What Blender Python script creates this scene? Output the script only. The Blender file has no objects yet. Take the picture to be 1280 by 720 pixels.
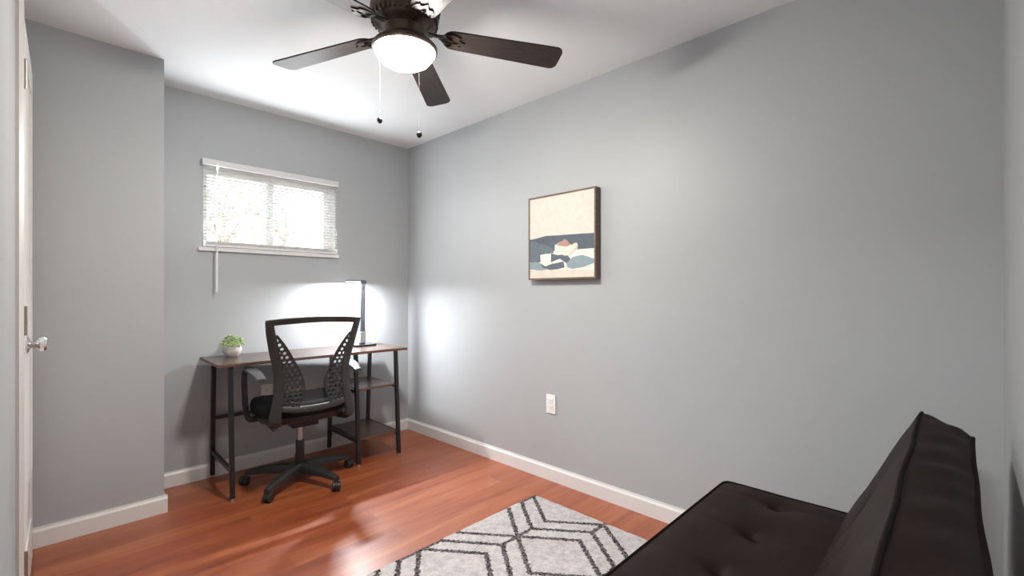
import bpy, bmesh, math, random
from mathutils import Vector, Matrix, noise
random.seed(7)
scene = bpy.context.scene
COL = scene.collection
PI = math.pi

# ------------------------------------------------------------------ room measures (metres)
XR, YB, H = 2.212, 3.367, 2.375        # right wall, back wall, ceiling
XL, YF = -0.042, -0.105                # left wall, front wall (behind the sofa)
XC, YC = 0.476, 3.000                  # boxed-out wall in the left back corner
BBH, BBT = 0.09, 0.013                 # baseboard

# ------------------------------------------------------------------ materials
def mat(name, color, rough=0.5, metal=0.0, spec=0.5, var=0.0, vscale=8.0, bump=0.0, bscale=60.0,
        emis=None, estr=0.0, sheen=0.0, coat=0.0, stretch=(1, 1, 1), trans=0.0):
    m = bpy.data.materials.new(name); m.use_nodes = True
    nt = m.node_tree; b = nt.nodes['Principled BSDF']
    b.inputs['Base Color'].default_value = (*color, 1)
    b.inputs['Roughness'].default_value = rough
    b.inputs['Metallic'].default_value = metal
    b.inputs['Specular IOR Level'].default_value = spec
    b.inputs['Sheen Weight'].default_value = sheen
    b.inputs['Coat Weight'].default_value = coat
    b.inputs['Transmission Weight'].default_value = trans
    if emis:
        b.inputs['Emission Color'].default_value = (*emis, 1)
        b.inputs['Emission Strength'].default_value = estr
    tc = nt.nodes.new('ShaderNodeTexCoord'); mp = nt.nodes.new('ShaderNodeMapping')
    mp.inputs['Scale'].default_value = stretch
    nt.links.new(tc.outputs['Object'], mp.inputs['Vector'])
    if var > 0:
        n = nt.nodes.new('ShaderNodeTexNoise'); n.inputs['Scale'].default_value = vscale
        n.inputs['Detail'].default_value = 5
        nt.links.new(mp.outputs['Vector'], n.inputs['Vector'])
        r = nt.nodes.new('ShaderNodeValToRGB')
        r.color_ramp.elements[0].position = .3; r.color_ramp.elements[1].position = .7
        r.color_ramp.elements[0].color = (*[max(0, c * (1 - var)) for c in color], 1)
        r.color_ramp.elements[1].color = (*[min(1, c * (1 + var)) for c in color], 1)
        nt.links.new(n.outputs['Fac'], r.inputs['Fac'])
        nt.links.new(r.outputs['Color'], b.inputs['Base Color'])
    if bump > 0:
        n2 = nt.nodes.new('ShaderNodeTexNoise'); n2.inputs['Scale'].default_value = bscale
        n2.inputs['Detail'].default_value = 4
        nt.links.new(mp.outputs['Vector'], n2.inputs['Vector'])
        bp = nt.nodes.new('ShaderNodeBump'); bp.inputs['Strength'].default_value = bump
        bp.inputs['Distance'].default_value = .01
        nt.links.new(n2.outputs['Fac'], bp.inputs['Height'])
        nt.links.new(bp.outputs['Normal'], b.inputs['Normal'])
    return m

M = {}
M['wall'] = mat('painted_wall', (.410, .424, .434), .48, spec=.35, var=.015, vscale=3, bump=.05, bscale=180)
M['wall_shade'] = mat('painted_wall_shade', (.33, .338, .343), .9, spec=.05, var=.015, vscale=3, bump=.05, bscale=180)  # same wall paint, darkened and matte: shade put into left and front walls
M['ceiling'] = mat('ceiling_paint', (.84, .868, .885), .8, spec=.2, var=.01, vscale=4, bump=.08, bscale=90)
M['trim'] = mat('white_trim', (.72, .71, .70), .4, var=.015, vscale=6)
M['casing'] = mat('casing_trim_shade', (.50, .465, .44), .45, var=.02, vscale=5)  # white trim toned down, shade put into the closet casing colour
M['door'] = mat('door_paint', (.66, .645, .62), .4, var=.02, vscale=5)
M['chrome'] = mat('chrome', (.78, .78, .8), .16, metal=1, var=.04)
M['hinge'] = mat('hinge_metal', (.42, .39, .34), .35, metal=1, var=.06)
M['white_plastic'] = mat('white_plastic', (.82, .82, .8), .35, var=.01)
M['slot'] = mat('dark_slot', (.02, .02, .02), .6, var=.1)
M['black_metal'] = mat('black_metal', (.014, .014, .016), .42, var=.15, vscale=20)
M['black_plastic'] = mat('black_plastic', (.022, .021, .021), .42, var=.15, vscale=15, bump=.04, bscale=300)
M['grey_plastic'] = mat('frame_plastic', (.024, .0225, .0225), .40, var=.12, vscale=10, bump=.03, bscale=300)
M['black_fabric'] = mat('black_fabric', (.010, .010, .011), .9, var=.3, vscale=60, bump=.25, bscale=500, spec=.2)
M['pad'] = mat('arm_pad', (.05, .05, .055), .30, var=.1)
M['gas'] = mat('gas_lift_steel', (.62, .56, .56), .35, metal=.6, var=.04)
M['fan_metal'] = mat('bronze_metal', (.095, .070, .052), .40, metal=.5, var=.25, vscale=30, bump=.06, bscale=80)
M['iron'] = mat('blade_iron_bronze', (.045, .034, .027), .42, metal=.4, var=.2, vscale=40)
M['fan_blade'] = mat('blade_wood', (.030, .022, .019), .46, spec=.3, var=.35, vscale=14, stretch=(1, 14, 4), bump=.05, bscale=40)
M['chain'] = mat('chain_metal', (.27, .26, .26), .5, metal=.0, var=.05)
M['bob'] = mat('bob_wood', (.030, .020, .016), .4, var=.2, vscale=60)
M['sofa'] = mat('brown_microfiber', (.0115, .0056, .0050), .55, spec=.12, var=.22, vscale=7, bump=.12, bscale=420)
M['piping'] = mat('dark_piping', (.006, .004, .0037), .7, spec=.08, var=.2, vscale=30)
M['sofa_frame'] = mat('sofa_frame', (.02, .015, .013), .6, var=.2)
M['frame_wood'] = mat('frame_wood', (.16, .11, .075), .5, var=.25, vscale=12, stretch=(1, 1, 8), bump=.08, bscale=60)
M['frame_edge'] = mat('frame_edge', (.20, .145, .10), .45, var=.2, vscale=18)
M['pot'] = mat('pot_ceramic', (.55, .51, .48), .7, var=.10, vscale=40, bump=.1, bscale=120)
M['soil'] = mat('soil', (.04, .03, .02), .95, var=.4, vscale=90, bump=.4, bscale=200)
M['lamp_grey'] = mat('lamp_grey', (.17, .18, .205), .3, metal=.3, var=.06)
M['lamp_black'] = mat('lamp_black', (.015, .015, .018), .2, var=.1)
M['lamp_silver'] = mat('lamp_silver', (.55, .56, .58), .3, metal=.7, var=.05)
M['lamp_screen'] = mat('lamp_screen', (.30, .34, .42), .25, var=.05)
M['cord'] = mat('lamp_cord', (.015, .015, .015), .5, var=.1)
M['sash'] = mat('vinyl_sash', (.85, .83, .80), .5, var=.03)
M['headrail'] = mat('blind_headrail', (.66, .66, .67), .45, var=.02)
M['wand'] = mat('clear_wand', (.62, .62, .62), .3, var=.03)
M['wandgrip'] = mat('wand_grip', (.80, .80, .80), .4, var=.02)
M['cordw'] = mat('blind_cord', (.8, .8, .78), .8, var=.03)

def slat_material():
    m = bpy.data.materials.new('blind_slat'); m.use_nodes = True
    nt = m.node_tree; nt.nodes.clear()
    o = nt.nodes.new('ShaderNodeOutputMaterial'); d = nt.nodes.new('ShaderNodeBsdfDiffuse'); t = nt.nodes.new('ShaderNodeBsdfTranslucent')
    n = nt.nodes.new('ShaderNodeTexNoise'); n.inputs['Scale'].default_value = 20
    r = nt.nodes.new('ShaderNodeValToRGB'); r.color_ramp.elements[0].color = (.90, .89, .87, 1); r.color_ramp.elements[1].color = (.94, .93, .92, 1)
    mx = nt.nodes.new('ShaderNodeMixShader'); mx.inputs[0].default_value = .62
    nt.links.new(n.outputs['Fac'], r.inputs[0]); nt.links.new(r.outputs[0], d.inputs[0]); nt.links.new(r.outputs[0], t.inputs[0])
    nt.links.new(d.outputs[0], mx.inputs[1]); nt.links.new(t.outputs[0], mx.inputs[2]); nt.links.new(mx.outputs[0], o.inputs[0])
    return m
M['slat'] = slat_material()

def glass_material():
    m = bpy.data.materials.new('window_glass'); m.use_nodes = True
    nt = m.node_tree; nt.nodes.clear()
    o = nt.nodes.new('ShaderNodeOutputMaterial'); t = nt.nodes.new('ShaderNodeBsdfTransparent'); g = nt.nodes.new('ShaderNodeBsdfGlossy')
    g.inputs['Roughness'].default_value = .02; t.inputs[0].default_value = (.96, .98, .97, 1)
    mx = nt.nodes.new('ShaderNodeMixShader'); lw = nt.nodes.new('ShaderNodeFresnel'); lw.inputs[0].default_value = 1.45
    nt.links.new(lw.outputs[0], mx.inputs[0]); nt.links.new(t.outputs[0], mx.inputs[1]); nt.links.new(g.outputs[0], mx.inputs[2])
    nt.links.new(mx.outputs[0], o.inputs[0])
    return m
M['glass'] = glass_material()

def mesh_fabric():
    m = bpy.data.materials.new('mesh_fabric'); m.use_nodes = True
    nt = m.node_tree; b = nt.nodes['Principled BSDF']; o = nt.nodes['Material Output']
    b.inputs['Base Color'].default_value = (.10, .10, .11, 1); b.inputs['Roughness'].default_value = .8
    t = nt.nodes.new('ShaderNodeBsdfTransparent'); mx = nt.nodes.new('ShaderNodeMixShader')
    tc = nt.nodes.new('ShaderNodeTexCoord'); n = nt.nodes.new('ShaderNodeTexNoise'); n.inputs['Scale'].default_value = 400
    r = nt.nodes.new('ShaderNodeMapRange'); r.inputs['To Min'].default_value = .16; r.inputs['To Max'].default_value = .34
    nt.links.new(tc.outputs['Object'], n.inputs['Vector']); nt.links.new(n.outputs['Fac'], r.inputs['Value'])
    nt.links.new(r.outputs[0], mx.inputs[0]); nt.links.new(t.outputs[0], mx.inputs[1]); nt.links.new(b.outputs[0], mx.inputs[2])
    nt.links.new(mx.outputs[0], o.inputs[0])
    return m
M['mesh'] = mesh_fabric()

def emission(name, color, strength):
    m = bpy.data.materials.new(name); m.use_nodes = True
    nt = m.node_tree; nt.nodes.clear()
    o = nt.nodes.new('ShaderNodeOutputMaterial'); e = nt.nodes.new('ShaderNodeEmission')
    e.inputs[0].default_value = (*color, 1); e.inputs[1].default_value = strength
    nt.links.new(e.outputs[0], o.inputs[0]); return m
M['globe'] = emission('lit_globe', (1, .955, .89), 245)
M['led'] = emission('lit_led', (.95, .97, 1), 25)

class NB:
    def __init__(s, nt): s.nt = nt
    def m(s, op, a, b=0.0, c=0.0):
        n = s.nt.nodes.new('ShaderNodeMath'); n.operation = op
        for i, v in enumerate((a, b, c)):
            if isinstance(v, (int, float)): n.inputs[i].default_value = v
            else: s.nt.links.new(v, n.inputs[i])
        return n.outputs[0]

def floor_material():
    m = bpy.data.materials.new('laminate_floor'); m.use_nodes = True
    nt = m.node_tree; b = nt.nodes['Principled BSDF']; L = nt.links.new
    tc = nt.nodes.new('ShaderNodeTexCoord')
    br = nt.nodes.new('ShaderNodeTexBrick')
    br.offset = .37; br.inputs['Scale'].default_value = 1
    br.inputs['Brick Width'].default_value = 1.22; br.inputs['Row Height'].default_value = .125
    br.inputs['Mortar Size'].default_value = .0012; br.inputs['Mortar Smooth'].default_value = .3
    br.inputs['Color1'].default_value = (0, 0, 0, 1); br.inputs['Color2'].default_value = (1, 1, 1, 1); br.inputs['Mortar'].default_value = (.5, .5, .5, 1)
    L(tc.outputs['Object'], br.inputs['Vector'])
    # per-plank offset of the grain
    sep = nt.nodes.new('ShaderNodeSeparateXYZ'); L(tc.outputs['Object'], sep.inputs[0])
    nb = NB(nt)
    comb = nt.nodes.new('ShaderNodeCombineXYZ')
    L(nb.m('ADD', nb.m('MULTIPLY', sep.outputs[0], 1.3), nb.m('MULTIPLY', br.outputs['Color'], 7.3)), comb.inputs[0])
    L(nb.m('MULTIPLY', sep.outputs[1], 15.0), comb.inputs[1]); L(nb.m('MULTIPLY', br.outputs['Color'], 13.0), comb.inputs[2])
    n1 = nt.nodes.new('ShaderNodeTexNoise'); n1.inputs['Scale'].default_value = 1.0; n1.inputs['Detail'].default_value = 7; n1.inputs['Roughness'].default_value = .62
    n1.inputs['Distortion'].default_value = .6
    L(comb.outputs[0], n1.inputs['Vector'])
    comb2 = nt.nodes.new('ShaderNodeCombineXYZ')
    L(nb.m('MULTIPLY', sep.outputs[0], 5.0), comb2.inputs[0]); L(nb.m('MULTIPLY', sep.outputs[1], 120.0), comb2.inputs[1])
    n2 = nt.nodes.new('ShaderNodeTexNoise'); n2.inputs['Scale'].default_value = 1.0; n2.inputs['Detail'].default_value = 4
    L(comb2.outputs[0], n2.inputs['Vector'])
    fac = nb.m('ADD', nb.m('ADD', nb.m('MULTIPLY', n1.outputs['Fac'], .80), nb.m('MULTIPLY', n2.outputs['Fac'], .18)), nb.m('MULTIPLY', br.outputs['Color'], .16))
    r = nt.nodes.new('ShaderNodeValToRGB'); e = r.color_ramp.elements
    e[0].position = .32; e[0].color = (.17, .030, .008, 1)
    e[1].position = .78; e[1].color = (.40, .140, .054, 1)
    k = e.new(.50); k.color = (.275, .059, .016, 1)
    k = e.new(.62); k.color = (.33, .085, .027, 1)
    L(fac, r.inputs[0])
    mx = nt.nodes.new('ShaderNodeMix'); mx.data_type = 'RGBA'
    L(nb.m('MULTIPLY', br.outputs['Fac'], .55), mx.inputs[0]); L(r.outputs[0], mx.inputs[6]); mx.inputs[7].default_value = (.10, .03, .012, 1)
    L(mx.outputs[2], b.inputs['Base Color'])
    b.inputs['Roughness'].default_value = .37; b.inputs['Specular IOR Level'].default_value = .95
    bp = nt.nodes.new('ShaderNodeBump'); bp.inputs['Strength'].default_value = .05; bp.inputs['Distance'].default_value = .004
    L(n2.outputs['Fac'], bp.inputs['Height']); L(bp.outputs[0], b.inputs['Normal'])
    return m
M['floor'] = floor_material()

def desk_material():
    m = bpy.data.materials.new('rustic_board'); m.use_nodes = True
    nt = m.node_tree; b = nt.nodes['Principled BSDF']; L = nt.links.new
    tc = nt.nodes.new('ShaderNodeTexCoord'); mp = nt.nodes.new('ShaderNodeMapping'); mp.inputs['Scale'].default_value = (2.2, 26, 26)
    n = nt.nodes.new('ShaderNodeTexNoise'); n.inputs['Scale'].default_value = 1.4; n.inputs['Detail'].default_value = 7
    L(tc.outputs['Object'], mp.inputs[0]); L(mp.outputs[0], n.inputs['Vector'])
    r = nt.nodes.new('ShaderNodeValToRGB'); e = r.color_ramp.elements
    e[0].position = .3; e[0].color = (.026, .017, .014, 1); e[1].position = .72; e[1].color = (.115, .076, .060, 1)
    L(n.outputs['Fac'], r.inputs[0]); L(r.outputs[0], b.inputs['Base Color'])
    b.inputs['Roughness'].default_value = .27
    return m
M['board'] = desk_material()
M['board_edge'] = mat('board_edge', (.13, .055, .035), .5, var=.3, vscale=10, stretch=(1, 8, 8))

def rug_material():
    m = bpy.data.materials.new('geometric_rug'); m.use_nodes = True
    nt = m.node_tree; b = nt.nodes['Principled BSDF']; L = nt.links.new; nb = NB(nt)
    tc = nt.nodes.new('ShaderNodeTexCoord')
    nz = nt.nodes.new('ShaderNodeTexNoise'); nz.inputs['Scale'].default_value = 95; nz.inputs['Detail'].default_value = 2
    L(tc.outputs['Object'], nz.inputs['Vector'])
    sc_ = nt.nodes.new('ShaderNodeSeparateColor'); L(nz.outputs['Color'], sc_.inputs[0])
    sep = nt.nodes.new('ShaderNodeSeparateXYZ'); L(tc.outputs['Object'], sep.inputs[0])
    x = nb.m('ADD', sep.outputs[0], nb.m('MULTIPLY', nb.m('SUBTRACT', sc_.outputs[0], .5), .030))
    y = nb.m('ADD', sep.outputs[1], nb.m('MULTIPLY', nb.m('SUBTRACT', sc_.outputs[1], .5), .030))
    P2 = .3825
    s = nb.m('ABSOLUTE', nb.m('SUBTRACT', nb.m('FLOORED_MODULO', nb.m('ADD', nb.m('SUBTRACT', x, 1.575), P2), 2 * P2), P2))
    # zigzag in y: 0 at the even rows (y = 1.715), 1 at the odd ones
    q = nb.m('DIVIDE', nb.m('SUBTRACT', 1.715, y), .2295)
    tri = nb.m('SUBTRACT', 1.0, nb.m('ABSOLUTE', nb.m('SUBTRACT', nb.m('FLOORED_MODULO', q, 2.0), 1.0)))
    rr = nb.m('SUBTRACT', s, nb.m('MULTIPLY', nb.m('SUBTRACT', 1.0, tri), .172))
    d0 = nb.m('ABSOLUTE', rr); d1 = nb.m('ABSOLUTE', nb.m('SUBTRACT', rr, .1)); d2 = nb.m('ABSOLUTE', nb.m('SUBTRACT', rr, .2))
    d = nb.m('MINIMUM', nb.m('MINIMUM', d0, d1), d2)
    line = nb.m('LESS_THAN', d, .0135)
    odd = nb.m('MULTIPLY', nb.m('GREATER_THAN', tri, .955), nb.m('LESS_THAN', s, .105))
    even = nb.m('MULTIPLY', nb.m('LESS_THAN', tri, .045), nb.m('GREATER_THAN', s, .272))
    mask = nb.m('MINIMUM', 1.0, nb.m('ADD', nb.m('ADD', line, odd), even))
    n2 = nt.nodes.new('ShaderNodeTexNoise'); n2.inputs['Scale'].default_value = 38; n2.inputs['Detail'].default_value = 8
    n2.inputs['Roughness'].default_value = .75
    L(tc.outputs['Object'], n2.inputs['Vector'])
    r = nt.nodes.new('ShaderNodeValToRGB'); e = r.color_ramp.elements
    e[0].position = .32; e[0].color = (.31, .285, .28, 1); e[1].position = .68; e[1].color = (.565, .53, .525, 1)
    L(n2.outputs['Fac'], r.inputs[0])
    n3 = nt.nodes.new('ShaderNodeTexNoise'); n3.inputs['Scale'].default_value = 130; n3.inputs['Detail'].default_value = 2
    L(tc.outputs['Object'], n3.inputs['Vector'])
    r3 = nt.nodes.new('ShaderNodeValToRGB'); e = r3.color_ramp.elements
    e[0].position = .4; e[0].color = (.012, .011, .012, 1); e[1].position = .66; e[1].color = (.19, .17, .17, 1)
    L(n3.outputs['Fac'], r3.inputs[0])
    mx = nt.nodes.new('ShaderNodeMix'); mx.data_type = 'RGBA'
    L(mask, mx.inputs[0]); L(r.outputs[0], mx.inputs[6]); L(r3.outputs[0], mx.inputs[7])
    L(mx.outputs[2], b.inputs['Base Color']); b.inputs['Roughness'].default_value = .95
    b.inputs['Specular IOR Level'].default_value = .15
    bp = nt.nodes.new('ShaderNodeBump'); bp.inputs['Strength'].default_value = .5; bp.inputs['Distance'].default_value = .006
    L(n3.outputs['Fac'], bp.inputs['Height']); L(bp.outputs[0], b.inputs['Normal'])
    return m
M['rug'] = rug_material()

def leaf_material(name, c0, c1):
    m = bpy.data.materials.new(name); m.use_nodes = True
    nt = m.node_tree; b = nt.nodes['Principled BSDF']; L = nt.links.new
    g = nt.nodes.new('ShaderNodeNewGeometry'); r = nt.nodes.new('ShaderNodeValToRGB')
    r.color_ramp.elements[0].color = (*c0, 1); r.color_ramp.elements[1].color = (*c1, 1)
    L(g.outputs['Random Per Island'], r.inputs[0]); L(r.outputs[0], b.inputs['Base Color']); b.inputs['Roughness'].default_value = .5
    return m
M['leaf'] = leaf_material('succulent_leaf', (.16, .27, .06), (.62, .72, .34))
M['autumn'] = leaf_material('pale_autumn_leaf', (.27, .18, .13), (.44, .34, .27))
M['bark'] = mat('pale_bark', (.36, .31, .27), .9, var=.2)

# ------------------------------------------------------------------ mesh helpers
def link(o, parent=None):
    COL.objects.link(o)
    if parent: o.parent = parent
    return o

def obj(name, bm, m, parent=None, smooth=True, angle=38, bevel=0, segs=2):
    me = bpy.data.meshes.new(name)
    bmesh.ops.recalc_face_normals(bm, faces=bm.faces)
    bm.to_mesh(me); bm.free()
    for mm in (m if isinstance(m, (list, tuple)) else [m]): me.materials.append(mm)
    if smooth:
        for p in me.polygons: p.use_smooth = True
        me.set_sharp_from_angle(angle=math.radians(angle))
    o = bpy.data.objects.new(name, me)
    if bevel:
        md = o.modifiers.new('bevel', 'BEVEL'); md.width = bevel; md.segments = segs; md.limit_method = 'ANGLE'; md.angle_limit = math.radians(40)
        md.harden_normals = True
    return link(o, parent)

def thing(name, label, cat, loc=(0, 0, 0), rotz=0, group=None):
    o = bpy.data.objects.new(name, None); o.empty_display_size = .1
    link(o); o.location = loc; o.rotation_euler = (0, 0, rotz)
    o['label'] = label; o['category'] = cat
    if group: o['group'] = group
    return o

def tag(o, label, cat, group=None):
    o['label'] = label; o['category'] = cat
    if group: o['group'] = group
    return o

def struct(o, label=None, cat=None):
    o['kind'] = 'structure'
    if label: o['label'] = label
    if cat: o['category'] = cat
    return o

def box(bm, x0, x1, y0, y1, z0, z1, mi=0, mtx=None):
    vs = [bm.verts.new((x, y, z)) for x in (x0, x1) for y in (y0, y1) for z in (z0, z1)]
    if mtx:
        for v in vs: v.co = mtx @ v.co
    for f in ((0, 1, 3, 2), (4, 6, 7, 5), (0, 4, 5, 1), (2, 3, 7, 6), (0, 2, 6, 4), (1, 5, 7, 3)):
        bm.faces.new([vs[i] for i in f]).material_index = mi
    return vs

def prism(bm, poly, axis, a0, a1, mi=0):
    """poly = 2D points in the other two axes, extruded along axis from a0 to a1"""
    def pt(p, a):
        l = list(p); l.insert(axis, a); return l
    A = [bm.verts.new(pt(p, a0)) for p in poly]; B = [bm.verts.new(pt(p, a1)) for p in poly]
    n = len(poly)
    fs = [bm.faces.new(A), bm.faces.new(B[::-1])]
    for i in range(n): fs.append(bm.faces.new((A[i], B[i], B[(i + 1) % n], A[(i + 1) % n])))
    for f in fs: f.material_index = mi

def tube(bm, pts, r, n=10, closed=False, cap=True, squash=None, mi=0):
    """round (or squashed) tube along pts; r may be a list"""
    pts = [Vector(p) for p in pts]; N = len(pts)
    rs = r if isinstance(r, (list, tuple)) else [r] * N
    T = []
    for i in range(N):
        a = pts[i - 1] if (i > 0 or closed) else pts[i]
        b = pts[(i + 1) % N] if (i < N - 1 or closed) else pts[i]
        T.append((b - a).normalized())
    up = Vector((0, 0, 1)) if abs(T[0].z) < .9 else Vector((0, 1, 0))
    nrm = (up - T[0] * up.dot(T[0])).normalized()
    rings = []
    for i in range(N):
        nrm = (nrm - T[i] * nrm.dot(T[i]))
        if nrm.length < 1e-6: nrm = T[i].orthogonal()
        nrm.normalize(); bi = T[i].cross(nrm)
        sx, sy = (squash if squash else (1, 1))
        rings.append([bm.verts.new(pts[i] + nrm * (rs[i] * sx * math.cos(2 * PI * k / n)) + bi * (rs[i] * sy * math.sin(2 * PI * k / n))) for k in range(n)])
    rng = range(N) if closed else range(N - 1)
    for i in rng:
        A, B = rings[i], rings[(i + 1) % N]
        for k in range(n):
            bm.faces.new((A[k], A[(k + 1) % n], B[(k + 1) % n], B[k])).material_index = mi
    if cap and not closed:
        bm.faces.new(rings[0][::-1]).material_index = mi; bm.faces.new(rings[-1]).material_index = mi

def bar(bm, a, b, w, d, up=Vector((0, 1, 0)), mi=0):
    """rectangular bar from a to b, width w across, depth d along 'up'"""
    a, b = Vector(a), Vector(b); t = (b - a).normalized(); u = (up - t * up.dot(t)).normalized(); s = t.cross(u)
    vs = []
    for p in (a, b):
        for i, j in ((-1, -1), (1, -1), (1, 1), (-1, 1)):
            vs.append(bm.verts.new(p + s * (w / 2 * i) + u * (d / 2 * j)))
    for f in ((3, 2, 1, 0), (4, 5, 6, 7), (0, 1, 5, 4), (1, 2, 6, 5), (2, 3, 7, 6), (3, 0, 4, 7)):
        bm.faces.new([vs[k] for k in f]).material_index = mi

def lathe(bm, prof, n=32, c=(0, 0, 0), axis='z', mi=0):
    rings = []
    for r, z in prof:
        if r < 1e-5:
            rings.append([bm.verts.new((0, 0, z))])
        else:
            rings.append([bm.verts.new((r * math.cos(2 * PI * k / n), r * math.sin(2 * PI * k / n), z)) for k in range(n)])
    for A, B in zip(rings, rings[1:]):
        for k in range(n):
            k2 = (k + 1) % n
            if len(A) == 1 and len(B) == 1: continue
            if len(A) == 1: f = bm.faces.new((A[0], B[k2], B[k]))
            elif len(B) == 1: f = bm.faces.new((A[k], A[k2], B[0]))
            else: f = bm.faces.new((A[k], A[k2], B[k2], B[k]))
            f.material_index = mi
    R = Matrix.Identity(3)
    if axis == 'x': R = Matrix.Rotation(PI / 2, 3, 'Y')
    if axis == 'y': R = Matrix.Rotation(-PI / 2, 3, 'X')
    for ring in rings:
        for v in ring: v.co = R @ v.co + Vector(c)

def filled(outlines, thick):
    """2D outlines (first = outer, rest = holes) -> bmesh slab in XY, centred on z=0"""
    cu = bpy.data.curves.new('tmp', 'CURVE'); cu.dimensions = '2D'; cu.fill_mode = 'BOTH'; cu.extrude = thick / 2
    for poly in outlines:
        sp = cu.splines.new('POLY'); sp.points.add(len(poly) - 1); sp.use_cyclic_u = True
        for p, q in zip(sp.points, poly): p.co = (q[0], q[1], 0, 1)
    o = bpy.data.objects.new('tmp', cu); COL.objects.link(o)
    dg = bpy.context.evaluated_depsgraph_get(); dg.update()
    me = bpy.data.meshes.new_from_object(o.evaluated_get(dg))
    bm = bmesh.new(); bm.from_mesh(me)
    bmesh.ops.remove_doubles(bm, verts=bm.verts, dist=1e-5)
    bpy.data.meshes.remove(me); bpy.data.objects.remove(o); bpy.data.curves.remove(cu)
    return bm

def dup(root, loc=None, rotz=None, label=None):
    r = root.copy(); COL.objects.link(r)
    if loc: r.location = loc
    if rotz is not None: r.rotation_euler = (0, 0, rotz)
    if label: r['label'] = label
    for ch in list(root.children):
        c = ch.copy(); COL.objects.link(c); c.parent = r
        for g in ch.children:
            d = g.copy(); COL.objects.link(d); d.parent = c
    return r

# ------------------------------------------------------------------ room shell
HX0, HY0, HY1 = -1.35, -0.9, 1.7       # hall on the other side of the doorway the camera stands in
bm = bmesh.new(); box(bm, HX0 - .1, XR + .12, HY0 - .1, YB + .14, -.06, 0)
struct(obj('floor', bm, M['floor'], smooth=False))
bm = bmesh.new(); box(bm, HX0 - .1, XR + .12, HY0 - .1, YB + .14, H, H + .08)
struct(obj('ceiling', bm, M['ceiling'], smooth=False))
bm = bmesh.new(); box(bm, XR, XR + .12, YF - .12, YB + .14, 0, H)
struct(obj('wall_right', bm, M['wall'], smooth=False))
# back wall with the window opening
WX0, WX1, WZ0, WZ1 = .728, 1.572, 1.432, 1.955
bm = bmesh.new()
box(bm, XC - .1, WX0, YB, YB + .14, 0, H); box(bm, WX1, XR, YB, YB + .14, 0, H)
box(bm, WX0, WX1, YB, YB + .14, 0, WZ0); box(bm, WX0, WX1, YB, YB + .14, WZ1, H)
struct(obj('wall_back', bm, M['wall'], smooth=False))
# boxed-out wall beside the alcove
bm = bmesh.new(); box(bm, XL - .12, XC, YC, YB + .14, 0, H)
struct(obj('wall_alcove', bm, M['wall'], smooth=False))
# front wall behind the sofa
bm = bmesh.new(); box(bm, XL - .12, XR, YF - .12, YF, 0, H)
struct(obj('wall_front', bm, M['wall_shade'], smooth=False))
# left wall: doorway where the camera stands (y -.02 .. .95), closet door opening (y 2.28 .. 2.90)
DY0, DY1, DZ = 2.292, 2.895, 2.112
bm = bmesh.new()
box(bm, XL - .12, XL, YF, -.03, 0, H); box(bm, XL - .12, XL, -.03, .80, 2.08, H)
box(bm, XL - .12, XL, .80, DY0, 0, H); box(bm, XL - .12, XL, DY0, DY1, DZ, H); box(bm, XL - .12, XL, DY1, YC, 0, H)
struct(obj('wall_left', bm, M['wall_shade'], smooth=False))
# hall shell and closet back
bm = bmesh.new()
box(bm, HX0 - .1, HX0, HY0 - .1, HY1 + .1, 0, H)
box(bm, HX0, XL - .12, HY0 - .1, HY0, 0, H); box(bm, HX0, XL - .12, HY1, HY1 + .1, 0, H)
box(bm, XL - .12, XL, HY0 - .1, YF - .12, 0, H)
struct(obj('wall_hall', bm, M['wall'], smooth=False))
bm = bmesh.new()
box(bm, XL - .62, XL - .58, 2.1, YC + .1, 0, H); box(bm, XL - .58, XL - .12, 2.1, 2.14, 0, H); box(bm, XL - .58, XL - .12, YC + .06, YC + .1, 0, H)
struct(obj('wall_closet', bm, M['wall'], smooth=False))

# baseboards: small chamfer on the top edge
PROF = [(0, 0), (BBT, 0), (BBT, BBH - .018), (BBT * .45, BBH - .006), (BBT * .45, BBH), (0, BBH)]
bm = bmesh.new(); prism(bm, [(XR - a, z) for a, z in PROF], 1, YF, YB - BBT * .9)
struct(obj('baseboard_right', bm, M['trim'], smooth=False))
bm = bmesh.new(); prism(bm, [(YB - a, z) for a, z in PROF], 0, XC + BBT * .5, XR - BBT * .4)
struct(obj('baseboard_back', bm, M['trim'], smooth=False))
bm = bmesh.new()
prism(bm, [(YC - a, z) for a, z in PROF], 0, XL + .02, XC + BBT)
prism(bm, [(XC + a, z) for a, z in PROF], 1, YC, YB - BBT)
struct(obj('baseboard_alcove', bm, M['trim'], smooth=False))
bm = bmesh.new(); prism(bm, [(YF + a, z) for a, z in PROF], 0, XL, XR - BBT)
struct(obj('baseboard_front', bm, M['trim'], smooth=False))
bm = bmesh.new(); prism(bm, [(XL + a, z) for a, z in PROF], 1, 1.45, 2.215)
struct(obj('baseboard_left', bm, M['trim'], smooth=False))

# closet door casing and the open doorway's casing
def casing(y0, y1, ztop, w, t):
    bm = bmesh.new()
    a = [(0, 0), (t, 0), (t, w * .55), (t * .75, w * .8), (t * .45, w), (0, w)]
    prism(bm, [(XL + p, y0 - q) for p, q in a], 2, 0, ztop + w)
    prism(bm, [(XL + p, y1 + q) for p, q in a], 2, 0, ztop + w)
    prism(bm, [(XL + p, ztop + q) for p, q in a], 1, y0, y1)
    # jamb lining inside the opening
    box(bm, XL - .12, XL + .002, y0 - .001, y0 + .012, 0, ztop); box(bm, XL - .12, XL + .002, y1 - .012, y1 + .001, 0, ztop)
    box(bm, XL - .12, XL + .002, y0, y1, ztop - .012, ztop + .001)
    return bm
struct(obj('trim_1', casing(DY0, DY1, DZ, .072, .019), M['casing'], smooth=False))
struct(obj('trim_2', casing(-.03, .80, 2.08, .05, .005), M['trim'], smooth=False))

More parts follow.
